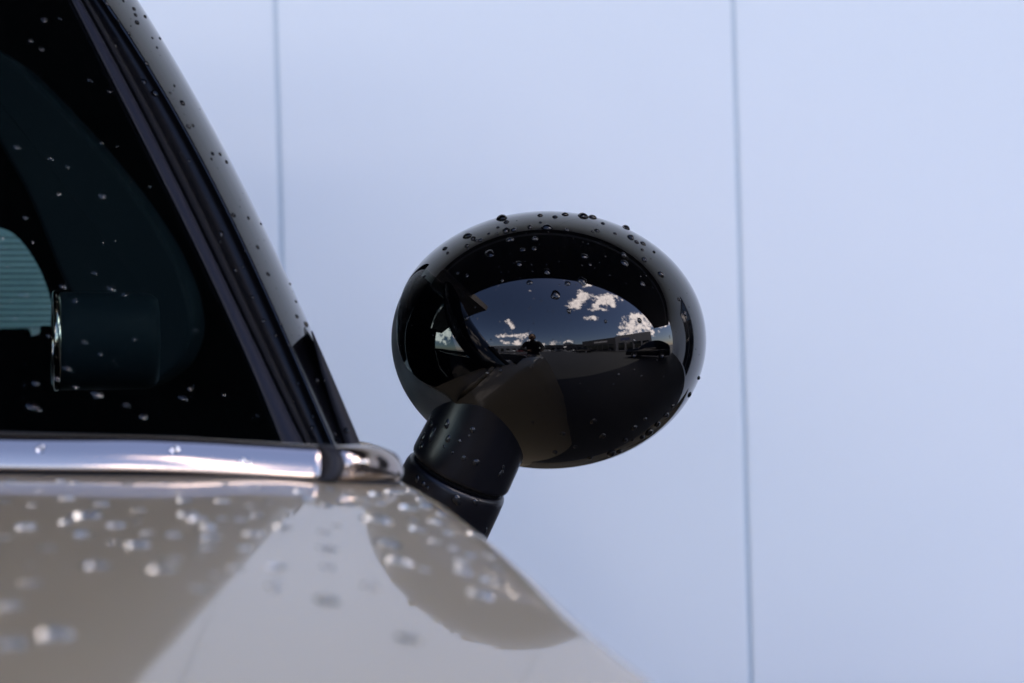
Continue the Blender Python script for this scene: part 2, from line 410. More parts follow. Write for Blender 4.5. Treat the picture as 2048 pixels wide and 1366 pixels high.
# felt filler behind the chrome strip
fil = [(-1.5, -.02), (-.45, -.034), (-.21, -.0395), (-.14, -.041), (-.078, -.0455), (-.058, -.05)]
rows = []
for x, z in fil:
    yy = float(np.interp(x, [-1.5, -.45, -.21, -.075, -.058], [1.32, 1.075, 1.022, 1.004, 1.04]))
    rows.append([W(x, yy, z), W(x, yy + .02, z + .0005), W(x, max(1.10, yy + .04), z - .006), W(x, 1.22 + max(-.2, x * .4), z - .012), W(x, 1.22 + max(-.2, x * .4), z - .05), W(x, 1.02, z - .02)])
v_, f_ = grid(rows, closed_u=True, caps=True); fixn(obj('window_sill', v_, f_, FELT, car, smooth=False))
# small wet piece of the far scuttle showing between strip end and wall
rows = []
for u, vt, d in ((690, 888, 1.30), (722, 882, 1.31), (742, 886, 1.33), (762, 893, 1.36), (780, 903, 1.40)):
    rows.append([P(u, vt, d + .01), P(u, vt + 1.5, d), P(u, vt + 12, d - .01), P(u, vt + 30, d - .01), P(u, vt + 30, d + .03)])
v_, f_ = grid(rows, closed_u=True, caps=True); fixn(obj('cowl_cover', v_, f_, BEIGE, car))

# roof, cabin ---------------------------------------------------------
rows = []
for y, dz in ((1.40, -.02), (1.46, .015), (1.7, .035), (2.0, .045), (2.3, .035), (2.55, .01), (2.6, -.02)):
    rows.append([W(x, y, .50 + dz + ez) for x, ez in ((-.60, -.05), (-.68, -.01), (-1.0, .02), (-1.5, .02), (-1.95, -.02))])
for y, dz in ((2.55, -.03), (2.0, .0), (1.46, -.03)):
    rows.append([W(x, y, .47 + dz) for x in (-.60, -.68, -1.0, -1.5, -1.95)])
v_, f_ = grid(rows, closed_v=True); fixn(obj('roof', v_, f_, BLACK, car))
rows = []
for z in np.linspace(-.066, .50, 20):
    row = []
    for d in (0, 1):
        dd = 1.36 + .1 * (z + .066) / .56 if d == 0 else 2.5
        v = 683 - z / dd * F; row.append(P(min(uE(v) + 8, 700), v, dd))
    rows.append([row[0].lerp(row[1], t) for t in np.linspace(0, 1, 6)])
fixn(obj('windscreen', *grid(rows), GLASS, car))
boxw = lambda b: [tuple(W(*p)) for p in box(*b)[0]]
def cbox(name, b, material, parent=car, **k): return obj(name, boxw(b), box(*b)[1], material, parent, smooth=False, **k)
cbox('cabin_floor', (-1.95, -.25, 1.22, 2.60, -.62, -.58), INTD)
cbox('cabin_rear', (-1.95, -1.90, 1.20, 2.6, -.6, .47), INTD)
cbox('dashboard', (-.34, -.22, 1.30, 2.58, -.60, -.16), INTD)
cbox('door_card', (-1.9, -.26, 1.16, 1.19, -.55, -.075), INTD)
# far side panel with rounded window opening
hole = [(-700, 420), (-300, 432), (-60, 448), (0, 456), (30, 470), (58, 502), (84, 548), (101, 598), (109, 640), (106, 652), (82, 652), (78, 668), (52, 672), (45, 658), (0, 658), (-300, 660), (-700, 660)]
outer = [(-2200, -500), (100, -500), (500, -100), (1010, 900), (760, 1200), (-2200, 1200)]
bm = bmesh.new(); DF = 2.45
def loop(pts, d):
    vs_ = [bm.verts.new(P(u, v, d)) for u, v in pts]
    return [bm.edges.new((vs_[i], vs_[(i + 1) % len(vs_)])) for i in range(len(vs_))]
hs = [tuple(p) for p in catmull(hole, 3)]
loopE = loop([(-2200, -500)] + [(uO(v) - 22, v) for v in (-500, -350, -200, -100, 0, 150, 300, 450, 600, 750, 880)] + [(700, 1200), (-2200, 1200)], DF) + loop(hs, DF)
bmesh.ops.triangle_fill(bm, edges=loopE, use_beauty=True)
ret = bmesh.ops.extrude_face_region(bm, geom=bm.faces[:])
bmesh.ops.translate(bm, verts=[e for e in ret['geom'] if isinstance(e, bmesh.types.BMVert)], vec=(0, .03, 0))
bmesh.ops.recalc_face_normals(bm, faces=bm.faces)
fo = [v.co.copy() for v in bm.verts]; ff = [[v.index for v in f.verts] for f in bm.faces]
bm.verts.index_update(); ff = [[v.index for v in f.verts] for f in bm.faces]
obj('far_side_panel', fo, ff, INTD, car, smooth=False); bm.free()
fw = obj('far_window', [P(u, v, DF + .015) for u, v in ((-760, 400), (130, 400), (130, 690), (-760, 690))], [(0, 1, 2, 3)], PRIV, car, smooth=False)
for v in range(474, 660, 12):
    a = P(-740, v + 3, DF + .012); b = P(126, v + 1, DF + .012)
    h = .0004
    obj('heating_wire', [a + Vector((0, 0, h)), b + Vector((0, 0, h)), b - Vector((0, 0, h)), a - Vector((0, 0, h)), a + Vector((0, .002, 0)), b + Vector((0, .002, 0))], [(0, 1, 2, 3), (0, 4, 5, 1), (3, 2, 5, 4)], TRIM, fw, smooth=False)
# broad curved pillar trim inside
def slab(name, pts, d, th, material, parent=car, bev=0.0, n=5):
    cp = [tuple(p) for p in catmull(pts, n)]
    m_ = len(cp); V = [P(u, v, d) for u, v in cp] + [P(u, v, d) + Vector((0, th, 0)) for u, v in cp]
    Fc = [tuple(range(m_))[::-1], tuple(range(m_, 2 * m_))] + [(i, (i + 1) % m_, m_ + (i + 1) % m_, m_ + i) for i in range(m_)]
    o = fixn(obj(name, V, Fc, material, parent, smooth=False))
    if bev:
        bm = bmesh.new(); bm.from_mesh(o.data)
        es = [e for e in bm.edges if len([f for f in e.link_faces if len(f.verts) > 4]) == 1]
        bmesh.ops.bevel(bm, geom=es, offset=bev, segments=5, affect='EDGES', profile=.5); bm.to_mesh(o.data); bm.free()
        o.data.polygons.foreach_set('use_smooth', [True] * len(o.data.polygons))
    return o
slab('inner_pillar_trim', [(-120, 60), (0, 102), (120, 215), (235, 345), (318, 462), (366, 560), (384, 640), (374, 700), (340, 745), (268, 775), (200, 700), (130, 570), (60, 400), (0, 290), (-120, 60)][:-1], 2.30, .1, INTB, bev=.006)
# round instrument pod
po = Vector(PX(215, 682, 1.95)); rad = 98 / F * 1.95
ax = Vector((1, .22, -.0)).normalized()
prof = [(-.034, 0), (-.034, rad * .80), (-.041, rad * .97), (-.0395, rad * 1.0), (-.03, rad * 1.0), (0, rad * 1.0), (.03, rad * .99), (.036, rad * .95), (.04, rad * .85), (.041, 0)]
pod = fixn(obj('instrument_pod', *lathe(prof, po, ax, 64), INTB, car))
rr = rad; ringp = []
for i in range(13):
    t = 2 * math.pi * i / 12; ringp.append((-.0405 + .0035 * math.cos(t), rr * .95 + .0035 * math.sin(t)))
fixn(obj('chrome_ring', *lathe(ringp, po, ax, 72), CHROME, pod))

# ---------------------------------------------------------------- side mirror
MC = Vector(PX(1096, 679, 1.5)); MA, MB_, MCy = 316 * 1.5 / F, 257 * 1.5 / F, .095
def ell(q, s=1.0):
    X, Y, Z = q[0] * s, q[1] * s, q[2] * s
    x, z = MA * X, MB_ * Z
    return W(MC.x + x, MC.y + MCy * Y + .061 * x + .097 * z, MC.z + z)
rows = []; NU, NV = 128, 72
gp = Vector((-.66, .75, 0)).normalized(); glim = .80
for j in range(NV + 1):
    ph = -math.pi / 2 + math.pi * j / NV; row = []
    for i in range(NU):
        th = 2 * math.pi * i / NU; q = Vector((math.cos(ph) * math.cos(th), math.cos(ph) * math.sin(th), math.sin(ph)))
        e = q.dot(gp) - glim
        if e > 0: q = q - gp * (e * 1.0)
        row.append(ell(q, .988))
    rows.append(row)
mirror = fixn(obj('side_mirror', *grid(rows, closed_u=True), HOUSE, car)); mirror['label'] = 'round black door mirror on a thick stalk'
BL = [(-.76, .0, .65), (-.42, .32, .85), (0, .48, .87), (.45, .5, .74), (.8, .45, .4), (.9, .43, 0), (.8, .45, -.4), (.45, .5, -.74), (.1, .4, -.91), (-.177, .08, -.98),
      (-.30, -.30, -.90), (-.44, -.56, -.70), (-.604, -.657, -.451), (-.76, -.56, -.34), (-.889, -.413, -.198), (-.935, -.33, .0), (-.943, -.29, .14), (-.885, -.13, .445)]
bl = [Vector(p).normalized() for p in catmull(BL, 10)]
P0 = Vector((.1, -.99, -.05)).normalized(); rows = [[ell(P0, 1.003)] * len(bl)]
NR = 70
for k in range(1, NR + 1):
    t = k / NR; row = []
    for b in bl:
        om = P0.angle(b); q = (P0 * math.sin((1 - t) * om) + b * math.sin(t * om)) / math.sin(om)
        row.append((q, om * (1 - t)))
    rows.append([ell(q, 1.004 - .010 * max(0, 1 - a_ / .045) ** 2) for q, a_ in row])
for s in (.989, .980, .965): rows.append([ell(b, s) for b in bl])
cv, cf = grid(rows, closed_u=True)
# merge the pole ring into one vertex
nb = len(bl); cv2 = [cv[0]] + cv[nb:]
cf2 = []
for f in cf:
    g_ = [0 if i < nb else i - nb + 1 for i in f]; h_ = []
    for i in g_:
        if i not in h_: h_.append(i)
    if len(h_) > 2: cf2.append(tuple(h_))
cap = fixn(obj('mirror_cap', cv2, cf2, BLACK, mirror))
cap['label'] = 'glossy black mirror cap reflecting sky and clouds'
# mirror glass disc on the flat face
rows = []
gc = gp * glim; ga = gp.orthogonal().normalized(); gb = gp.cross(ga)
rg = math.sqrt(1 - glim ** 2) * .93
obj('mirror_glass', [ell(gc * 1.004 + (ga * math.cos(t) + gb * math.sin(t)) * rg, 1.0) for t in np.linspace(0, 2 * math.pi, 65)[:-1]], [tuple(range(64))], MIRRORG, mirror, smooth=False)
# stalk
RO = Vector(PX(918, 946, 1.461)); UA = Vector((.425, -.205, .88)).normalized()
ru = 105 / F * 1.46
g2 = .0013
prof = [(g2, ru * .80), (g2, ru * .955), (g2 + .0006, ru * .985), (g2 + .0022, ru * 1.0), (g2 + .004, ru * 1.0), (.012, ru * .992), (.025, ru * .975), (.036, ru * .965), (.046, ru * .975), (.056, ru * .995), (.068, ru * 1.03), (.082, ru * 1.06), (.098, ru * 1.07), (.10, ru * .5)]
pu = []
for i in range(len(prof) - 1): 
    for t in (0, .5): pu.append(tuple(np.array(prof[i]) * (1 - t) + np.array(prof[i + 1]) * t))
pu.append(prof[-1])
fu = fixn(obj('mirror_stalk', *lathe(pu, RO, UA, 96), MATTE, mirror))
prof = [(-.20, ru * 1.09), (-.10, ru * 1.07), (-.04, ru * 1.045), (-.012, ru * 1.03), (-.0055, ru * 1.02), (-.0033, ru * 1.0), (-.0018, ru * .965), (-g2, ru * .92), (-g2, ru * .8)]
fixn(obj('mirror_base', *lathe(prof, RO, UA, 96), MATTE, mirror))
fixn(obj('stalk_joint', *lathe([(-.004, ru * .5), (-.004, ru * .9), (.004, ru * .9), (.004, ru * .5)], RO, UA, 64), FELT, mirror))
#MORE
# ---------------------------------------------------------------- far buildings, cars, photographer (seen in reflections)
def facing_box(x0, y0, x1, y1, dep, z0, z1, out=0.0):
    """box whose front face runs (x0,y0)-(x1,y1); depth away from the car park side"""
    a = Vector((x0, y0, 0)); b = Vector((x1, y1, 0)); n = (b - a).cross(Vector((0, 0, 1))).normalized()
    if n.dot(a) < 0: n = -n
    V = []
    for z in (z0, z1):
        for q in (a - n * out, b - n * out, b + n * dep, a + n * dep): V.append(Vector((q.x, q.y, z)))
    return V, [(0, 1, 2, 3), (4, 7, 6, 5), (0, 4, 5, 1), (1, 5, 6, 2), (2, 6, 7, 3), (3, 7, 4, 0)]
def fb(name, args, material, parent): return fixn(obj(name, *facing_box(*args), material, parent, smooth=False))
A1, A2, A3 = Vector((14, -23, 0)), Vector((17.2, -11.5, 0)), Vector((20, -1.5, 0))
def along(a, b, t): q = a.lerp(b, t); return q.x, q.y
b1 = thing('retail_building', A1, 'dark flat-roofed shop building with a white sign, reflected in the mirror cap', 'building')
fb('wall', (*along(A1, A2, 0), *along(A1, A2, 1), 12, 0, 4.7), SHOPD, b1)
fb('sign_board', (*along(A1, A2, .42), *along(A1, A2, .80), -.02, 3.3, 3.9, .1), SIGN, b1)
for k in range(6): fb('window', (*along(A1, A2, .05 + k * .155), *along(A1, A2, .05 + k * .155 + .13), -.02, .3, 2.6, .06), CARGLASS, b1)
b2 = thing('retail_building', A2, 'grey shop building right of the dark one, reflected in the mirror cap', 'building')
fb('wall', (*along(A2, A3, .005), *along(A2, A3, 1), 12, 0, 5.0), SHOPL, b2)
fb('sign_board', (*along(A2, A3, .15), *along(A2, A3, .4), -.02, 3.4, 4.1, .1), mat('sign_blue', (.03, .07, .25), .4), b2)
for k in range(4): fb('window', (*along(A2, A3, .08 + k * .22), *along(A2, A3, .08 + k * .22 + .17), -.02, .3, 2.7, .06), CARGLASS, b2)
b3 = thing('warehouse', (0, -52, 0), 'long low warehouse across the car park with a row of windows', 'building')
fb('wall', (4, -52, 34, -46, 14, 0, 5.6), SHOPD, b3)
fb('roof_band', (4, -52, 34, -46, .05, 5.61, 6.0, .1), SHOPL, b3)
for k in range(9): fb('window', (4 + 30 * (k + .2) / 9, -52 + 6 * (k + .2) / 9, 4 + 30 * (k + .8) / 9, -52 + 6 * (k + .8) / 9, -.02, 1.2, 3.2, .08), CARGLASS, b3)
b4 = thing('warehouse', (-20, -50, 0), 'pale low warehouse at the far left of the car park', 'building')
fb('wall', (-34, -46, -2, -53, 14, 0, 5.2), SHOPL, b4)
fb('roof_band', (-34, -46, -2, -53, .05, 5.21, 5.7, .1), SIGN, b4)
for k in range(8): fb('window', (-34 + 32 * (k + .2) / 8, -46 - 7 * (k + .2) / 8, -34 + 32 * (k + .75) / 8, -46 - 7 * (k + .75) / 8, -.02, .4, 3.0, .08), CARGLASS, b4)
for k, (lx, ly, hh) in enumerate(((14, -38, 9), (19, -41, 8), (9, -44, 8))):
    o = thing('lamp_post', (lx, ly, 0), ['tall lamp post in front of the long warehouse, nearest', 'tall lamp post near the dark shop building', 'tall lamp post in the middle of the far car park'][k], 'lamp post', 'lamp posts on the car park')
    fixn(obj('post', *lathe([(0, .09), (hh, .05)], (lx, ly, 0), (0, 0, 1), 10, T=lambda *a: Vector(a)), SHOPL, o))
    boxo('lamp_head', (lx - .7, lx + .7, ly - .1, ly + .1, hh + .005, hh + .12), SHOPL, o)

PROFC = [(-2.15, .32), (-2.2, .55), (-2.1, .78), (-1.1, .95), (-.45, 1.38), (.1, 1.47), (.9, 1.45), (1.6, 1.22), (2.0, 1.0), (2.12, .6), (2.08, .32)]
def make_car(loc, rz, paint, label, group):
    t = thing('parked_car', loc, label, 'car', group); t.rotation_euler = (0, 0, rz)
    pr = catmull(PROFC, 3, closed=False); lo = [(p[0], .28) for p in pr]
    rows = []
    for s, wz in ((-1, 1.0), (-.985, .5), (-.9, 0.0), (-.4, 0), (.4, 0), (.9, 0), (.985, .5), (1, 1)):
        row = []
        for x, z in pr:
            wid = .88 - max(0, z - .9) * .42
            zz = z if wz == 0 else (min(z, .9) if wz == .5 else min(z, .62))
            if wz == 0 and abs(s) > .8: wid *= .99
            row.append((x * (1 if wz == 0 else 1.0), wid * s if wz == 0 else .88 * s, zz))
        rows.append(row)
    # simple closed shell: lower rows reach the sill
    rows = [[(x, y, .26) for x, y, z in rows[0]]] + rows + [[(x, y, .26) for x, y, z in rows[-1]]]
    v, f = grid(rows, closed_v=True)
    WLOC[t.name] = Vector((0, 0, 0))
    fixn(obj('body', v, f, paint, t))
    for s in (-1, 1):
        v = [(-.98, s * .868, .96), (-.42, s * .722, 1.32), (.1, s * .695, 1.40), (.85, s * .70, 1.38), (1.45, s * .79, 1.18), (1.5, s * .868, .97)]
        q = [Vector(p) + Vector((0, s * .012, 0)) for p in v]
        fixn(obj('side_window', [tuple(p) for p in q] + [(p.x, p.y - s * .03, p.z) for p in q], [(0, 1, 2, 3, 4, 5), (11, 10, 9, 8, 7, 6)] + [(i, (i + 1) % 6, 6 + (i + 1) % 6, 6 + i) for i in range(6)], CARGLASS, t, smooth=False))
        boxo('headlight', (-2.19, -2.02, s * .72 - .14, s * .72 + .14, .62, .74), SIGN, t, bevel=.02)
        for xw in (-1.35, 1.3):
            wh = fixn(obj('wheel', *lathe([(-.10, .22), (-.10, .30), (-.07, .325), (.07, .325), (.10, .30), (.10, .22)], (xw, s * .80, .325), (0, 1, 0), 24, T=lambda *a: Vector(a)), TYRE, t))
            v, f = lathe([(0, .0), (.0, .215), (.02, .215)], (xw, s * .895, .325), (0, s, 0), 20, T=lambda *a: Vector(a))
            obj('rim', v, f, RIM, wh)
    return t
pk = mat('black_car_paint', (.005, .005, .006), .05); pw = mat('white_car_paint', (.7, .7, .7), .3, coat=1); pg = mat('grey_car_paint', (.12, .13, .14), .3, .6, coat=1); pr_ = mat('red_car_paint', (.25, .02, .02), .3, coat=1); pb = mat('blue_car_paint', (.03, .06, .2), .3, coat=1)
def copy_tree(o, p=None):
    c = o.copy(); COL.objects.link(c)
    if p is not None: c.parent = p
    for ch in list(o.children): copy_tree(ch, c)
    return c
G = 'cars parked across the car park'
make_car((6.9, .3, 0), R(90), pk, 'large black car parked close by at the right of the reflection', G)
protos = {}
rowc = [(9.2, -14.5, 60, pk, 'black car in front of the dark shop building'), (3.0, -34, 5, pw, 'white car in the far row, leftmost of the middle group'), (7.8, -33, -8, pg, 'grey car in the far row between two pale cars'),
        (12, -31, 10, pw, 'white car in the far row before the dark shop'), (-8, -36, 0, pr_, 'red car in the far left row'), (-13, -35, 4, pw, 'white car in the far left row, outermost'), (-3.5, -36, 3, pb, 'blue car in the far row behind the photographer')]
for x, y, a, pm, lab in rowc:
    if pm.name in protos:
        o = copy_tree(protos[pm.name]); o.location = (x, y, 0); o.rotation_euler = (0, 0, R(a)); tag(o, lab, 'car', G)
    else:
        protos[pm.name] = make_car((x, y, 0), R(a), pm, lab, G)

# photographer
CLOTH = mat('dark_jacket', (.012, .012, .015), .9, vary=(40, .3)); JEANS = mat('dark_trousers', (.015, .017, .025), .9); SKIN = mat('skin', (.36, .22, .16), .5); HAIR = mat('dark_hair', (.015, .01, .008), .7)
per = thing('person', (-.14, -.72, 0), 'person in dark jacket and trousers stooping behind a black camera, mirrored in the cap', 'person')
def skin(name, pts, edges, rads, material, parent, sub=2):
    me = bpy.data.meshes.new(name); o_ = Vector(pts[0]); me.from_pydata([tuple(Vector(p) - o_) for p in pts], edges, [])
    o = bpy.data.objects.new(name, me); COL.objects.link(o); WLOC[o.name] = o_
    o.parent = parent; o.location = o_ - WLOC.get(parent.name, Vector(parent.location))
    sk = o.modifiers.new('skin', 'SKIN'); o.modifiers.new('sub', 'SUBSURF').levels = sub; o.modifiers['sub'].render_levels = sub
    sk.use_smooth_shade = True
    for i, r_ in enumerate(rads):
        me.skin_vertices[0].data[i].radius = r_ if isinstance(r_, tuple) else (r_, r_)
    me.skin_vertices[0].data[0].use_root = True
    me.materials.append(material); return o
X0 = -.14
pts = [(X0, -.80, .93), (X0, -.72, 1.10), (X0, -.62, 1.26), (X0, -.56, 1.36), (X0 + .005, -.50, 1.43),
       (X0 - .17, -.60, 1.31), (X0 - .24, -.42, 1.10), (X0 - .08, -.23, 1.03),
       (X0 + .17, -.60, 1.31), (X0 + .26, -.42, 1.10), (X0 + .20, -.20, 1.02),
       (X0 - .10, -.80, .86), (X0 - .15, -.68, .48), (X0 - .16, -.82, .08), (X0 - .17, -.68, .04),
       (X0 + .10, -.80, .86), (X0 + .15, -.66, .48), (X0 + .16, -.84, .08), (X0 + .17, -.70, .04)]
ed = [(0, 1), (1, 2), (2, 3), (3, 4), (2, 5), (5, 6), (6, 7), (2, 8), (8, 9), (9, 10), (0, 11), (11, 12), (12, 13), (13, 14), (0, 15), (15, 16), (16, 17), (17, 18)]
rd = [(.15, .11), (.14, .11), (.16, .11), .06, .055, .07, .05, .035, .07, .05, .035, .095, .062, .045, .04, .095, .062, .045, .04]
bodyp = skin('body', pts, ed, rd, CLOTH, per)
hc = Vector((X0 + .01, -.43, 1.49))
hv = []; rows = []
for j in range(15):
    ph = -math.pi / 2 + math.pi * j / 14; row = []
    for i in range(24):
        th = 2 * math.pi * i / 24; x, y, z = math.cos(ph) * math.cos(th), math.cos(ph) * math.sin(th), math.sin(ph)
        nose = .022 * max(0, 1 - ((x / .22) ** 2 + ((z + .12) / .3) ** 2)) if y > .5 else 0
        jaw = 1 - .22 * max(0, -z)
        row.append(hc + Vector((x * .076 * jaw, y * .095 * jaw + nose, z * .118)))
    rows.append(row)
head = fixn(obj('head', *grid(rows, closed_u=True), SKIN, per))
for s in (-1, 1):
    obj('eye', *lathe([(-.006, .0), (-.003, .010), (.003, .010), (.006, 0)], hc + Vector((s * .030, .086, .008)), (0, 1, 0), 12, T=lambda *a: Vector(a)), CARGLASS, head)
    obj('ear', *lathe([(-.008, 0), (-.006, .02), (.006, .026), (.01, 0)], hc + Vector((s * .076, -.005, -.005)), (s, 0, 0), 14, T=lambda *a: Vector(a)), SKIN, head)
obj('mouth', *lathe([(-.003, 0), (0, .016), (.003, 0)], hc + Vector((0, .082, -.062)), (0, 1, 0), 12, T=lambda *a: Vector(a)), mat('lips', (.3, .1, .09), .5), head)
rows = []
for j in range(9):
    ph = .12 + (math.pi / 2 - .12) * j / 8
    rows.append([hc + Vector((math.cos(ph) * math.cos(t) * .086, math.cos(ph) * math.sin(t) * .104 - .014, math.sin(ph) * .128)) for t in np.linspace(0, 2 * math.pi, 25)[:-1]])
rows.insert(0, [hc + Vector((math.cos(t) * .083, math.sin(t) * .090 - .022, (-.045 if math.sin(t) < .3 else .045))) for t in np.linspace(0, 2 * math.pi, 25)[:-1]])
fixn(obj('hair', *grid(rows, closed_u=True), HAIR, head))
for s, wr in ((-1, Vector(pts[7])), (1, Vector(pts[10]))):
    # hand: palm plus five fingers curled round the camera grip / lens
    tgt = Vector((-.055 if s < 0 else .055, -.10, EYE - .01))
    pdir = (tgt - wr).normalized()
    P1 = wr + pdir * .055; kp = [wr, P1]; ke = [(0, 1)]; kr = [.022, (.034, .018)]
    for q in range(4):
        off = Vector((0, .0, (.024 - q * .016))); a0 = P1 + pdir * .012 + off; a1 = a0 + pdir * .03 + Vector((0, .012, 0)); a2 = a1 + Vector((-s * .016, .02, 0))
        n0 = len(kp); kp += [a0, a1, a2]; ke += [(1, n0), (n0, n0 + 1), (n0 + 1, n0 + 2)]; kr += [.0095, .0085, .0075 - .0006 * q]
    n0 = len(kp); tb = wr + pdir * .02 + Vector((0, -.018, .018)); kp += [tb, tb + Vector((-s * .03, .0, .02))]; ke += [(0, n0), (n0, n0 + 1)]; kr += [.011, .009]
    skin('hand', [tuple(p) for p in kp], ke, kr, SKIN, per, sub=1)
pc = thing('photo_camera', (0, -.10, EYE - .05), 'black camera held by the photographer', 'camera')
boxo('camera_body', (-.068, .068, -.175, -.115, EYE - .05, EYE + .045), MATTE, pc, bevel=.006)
fixn(obj('lens', *lathe([(-.114, 0.0), (-.114, .036), (-.09, .038), (-.045, .038), (-.035, .041), (-.022, .041), (-.022, .034), (-.03, .0)], (0, 0, EYE), (0, 1, 0), 40, T=lambda *a: Vector(a)), MATTE, pc))
boxo('viewfinder', (-.02, .02, -.17, -.125, EYE + .0455, EYE + .064), MATTE, pc, bevel=.004)

# ---------------------------------------------------------------- water droplets
bpy.context.view_layer.update()
def bvh(names):
    V = []; Fc = []; own = []
    for n in names:
        o = bpy.data.objects[n]; b = len(V)
        V += [o.matrix_world @ v.co for v in o.data.vertices]
        for p in o.data.polygons: Fc.append(tuple(b + i for i in p.vertices))
    return BVHTree.FromPolygons(V, Fc)
ORIG = W(0, 0, 0)
def hit(tree, u, v):
    d = (P(u, v, 1.0) - ORIG).normalized(); loc, n, i, dist = tree.ray_cast(ORIG, d, 5)
    if loc is None:          # silhouette drops: nearest surface point
        q = P(u, v, 1.45); loc, n, i, dist = tree.find_nearest(q)
    if loc is None: return None
    if n.dot(d) > 0: n = -n
    return loc, n
def drop_mesh(k, hgt=.52, flat=False):
    rnd = random.Random(k); A = [rnd.uniform(.0, .13) for _ in range(4)]; ph0 = [rnd.uniform(0, 6.28) for _ in range(4)]
    rows = []; nu, nvv = 28, 9
    def rad_(t): return 1 + sum(a * math.cos((i + 2) * t + p) / (1 + i * .6) for i, (a, p) in enumerate(zip(A, ph0)))
    for j in range(nvv + 1):
        s = j / nvv; a = s * math.pi / 2; rs = (1 + hgt * hgt) / (2 * hgt); al = math.asin(min(1, 1 / rs)) * (1 - s); r_ = rs * math.sin(al); z = rs * math.cos(al) - (rs - hgt)
        rows.append([(r_ * rad_(t) * math.cos(t), r_ * rad_(t) * math.sin(t), z) for t in np.linspace(0, 2 * math.pi, nu + 1)[:-1]])
    rows = [[(x, y, z + .02) for x, y, z in r] for r in rows]
    V, Fc = grid(rows, closed_u=True); V = list(V); c = len(V); V.append((0, 0, .0)); Fc += [(c, (i + 1) % nu, i) for i in range(nu)]
    me = bpy.data.meshes.new('water_droplet'); me.from_pydata(V, [], Fc); me.update(); me.materials.append(WATER)
    bm = bmesh.new(); bm.from_mesh(me); bmesh.ops.remove_doubles(bm, verts=bm.verts, dist=1e-4); bmesh.ops.recalc_face_normals(bm, faces=bm.faces); bm.to_mesh(me); bm.free()
    me.polygons.foreach_set('use_smooth', [True] * len(me.polygons)); return me
def film(name, col):
    return mat(name, col, .9, spec=0)
FILMK = film('wet_black_contact', (.0015, .0015, .002)); FILMM = film('wet_plastic_contact', (.006, .007, .009)); FILMB = film('wet_beige_contact', (.62, .57, .48))
CLEAR = glass_mat('clear_water', (1, 1, 1), 1.333, True)
def dset(water, contact, hs=(.36, .40, .44, .48, .42, .38)):
    out_ = []
    for k, hg in enumerate(hs):
        me = drop_mesh(k, hg); me.materials.clear(); me.materials.append(water); me.materials.append(contact)
        for p in me.polygons: p.material_index = 1 if p.center.z < .005 and p.normal.z < -.5 else 0
        out_.append(me)
    return out_
WBLACK = mat('water_on_black', (.0012, .0012, .0016), 0, ior=1.34); WPLAS = mat('water_on_plastic', (.004, .0045, .006), 0, ior=1.38)
DKR, DPR = dset(WBLACK, FILMK, (.62, .70, .78, .66)), dset(WPLAS, FILMM, (.40, .48, .52, .44))
SHEEN = glass_mat('bright_water', (1, 1, 1), 1.333, False, .92)
DK, DP, DB, DG_ = dset(WBLACK, FILMK), dset(WPLAS, FILMM), dset(SHEEN, FILMB), dset(CLEAR, CLEAR, (.3, .34, .38))
DM = DK
cnt = [0]; DR = []
def place(tree, u, v, r, label, group, ex=1.0, ang=None, DM=DK):
    label = ('large ' if r >= 8 else 'small ' if r < 4.5 else '') * (not label.startswith('large')) + label
    h = hit(tree, u, v)
    if h is None: return
    loc, n = h; dist = (loc - ORIG).length; rr_ = r * dist / F
    z = n; down = Vector((0, 0, -1)); t = down - z * down.dot(z)
    if t.length < .2: t = Vector((1, 0, 0)) - z * z.x
    t.normalize(); b = z.cross(t)
    rnd = random.Random(int(u * 31 + v * 17))
    if ang is None: ang = rnd.uniform(-.5, .5)
    t, b = t * math.cos(ang) + b * math.sin(ang), b * math.cos(ang) - t * math.sin(ang)
    if DM is DP or (DM is DK and n.dot((ORIG - loc).normalized()) < .55): DM = DKR if DM is DK else DPR     # seen edge-on: refracting water
    o = bpy.data.objects.new('water_droplet', DM[cnt[0] % len(DM)]); COL.objects.link(o); cnt[0] += 1
    e = ex * rnd.uniform(.98, 1.2)
    o.matrix_world = Matrix(((t.x * rr_ * e, b.x * rr_, z.x * rr_, loc.x), (t.y * rr_ * e, b.y * rr_, z.y * rr_, loc.y), (t.z * rr_ * e, b.z * rr_, z.z * rr_, loc.z), (0, 0, 0, 1)))
    tag(o, label, 'water droplet', group); DR.append((label, u, v, o)); return o
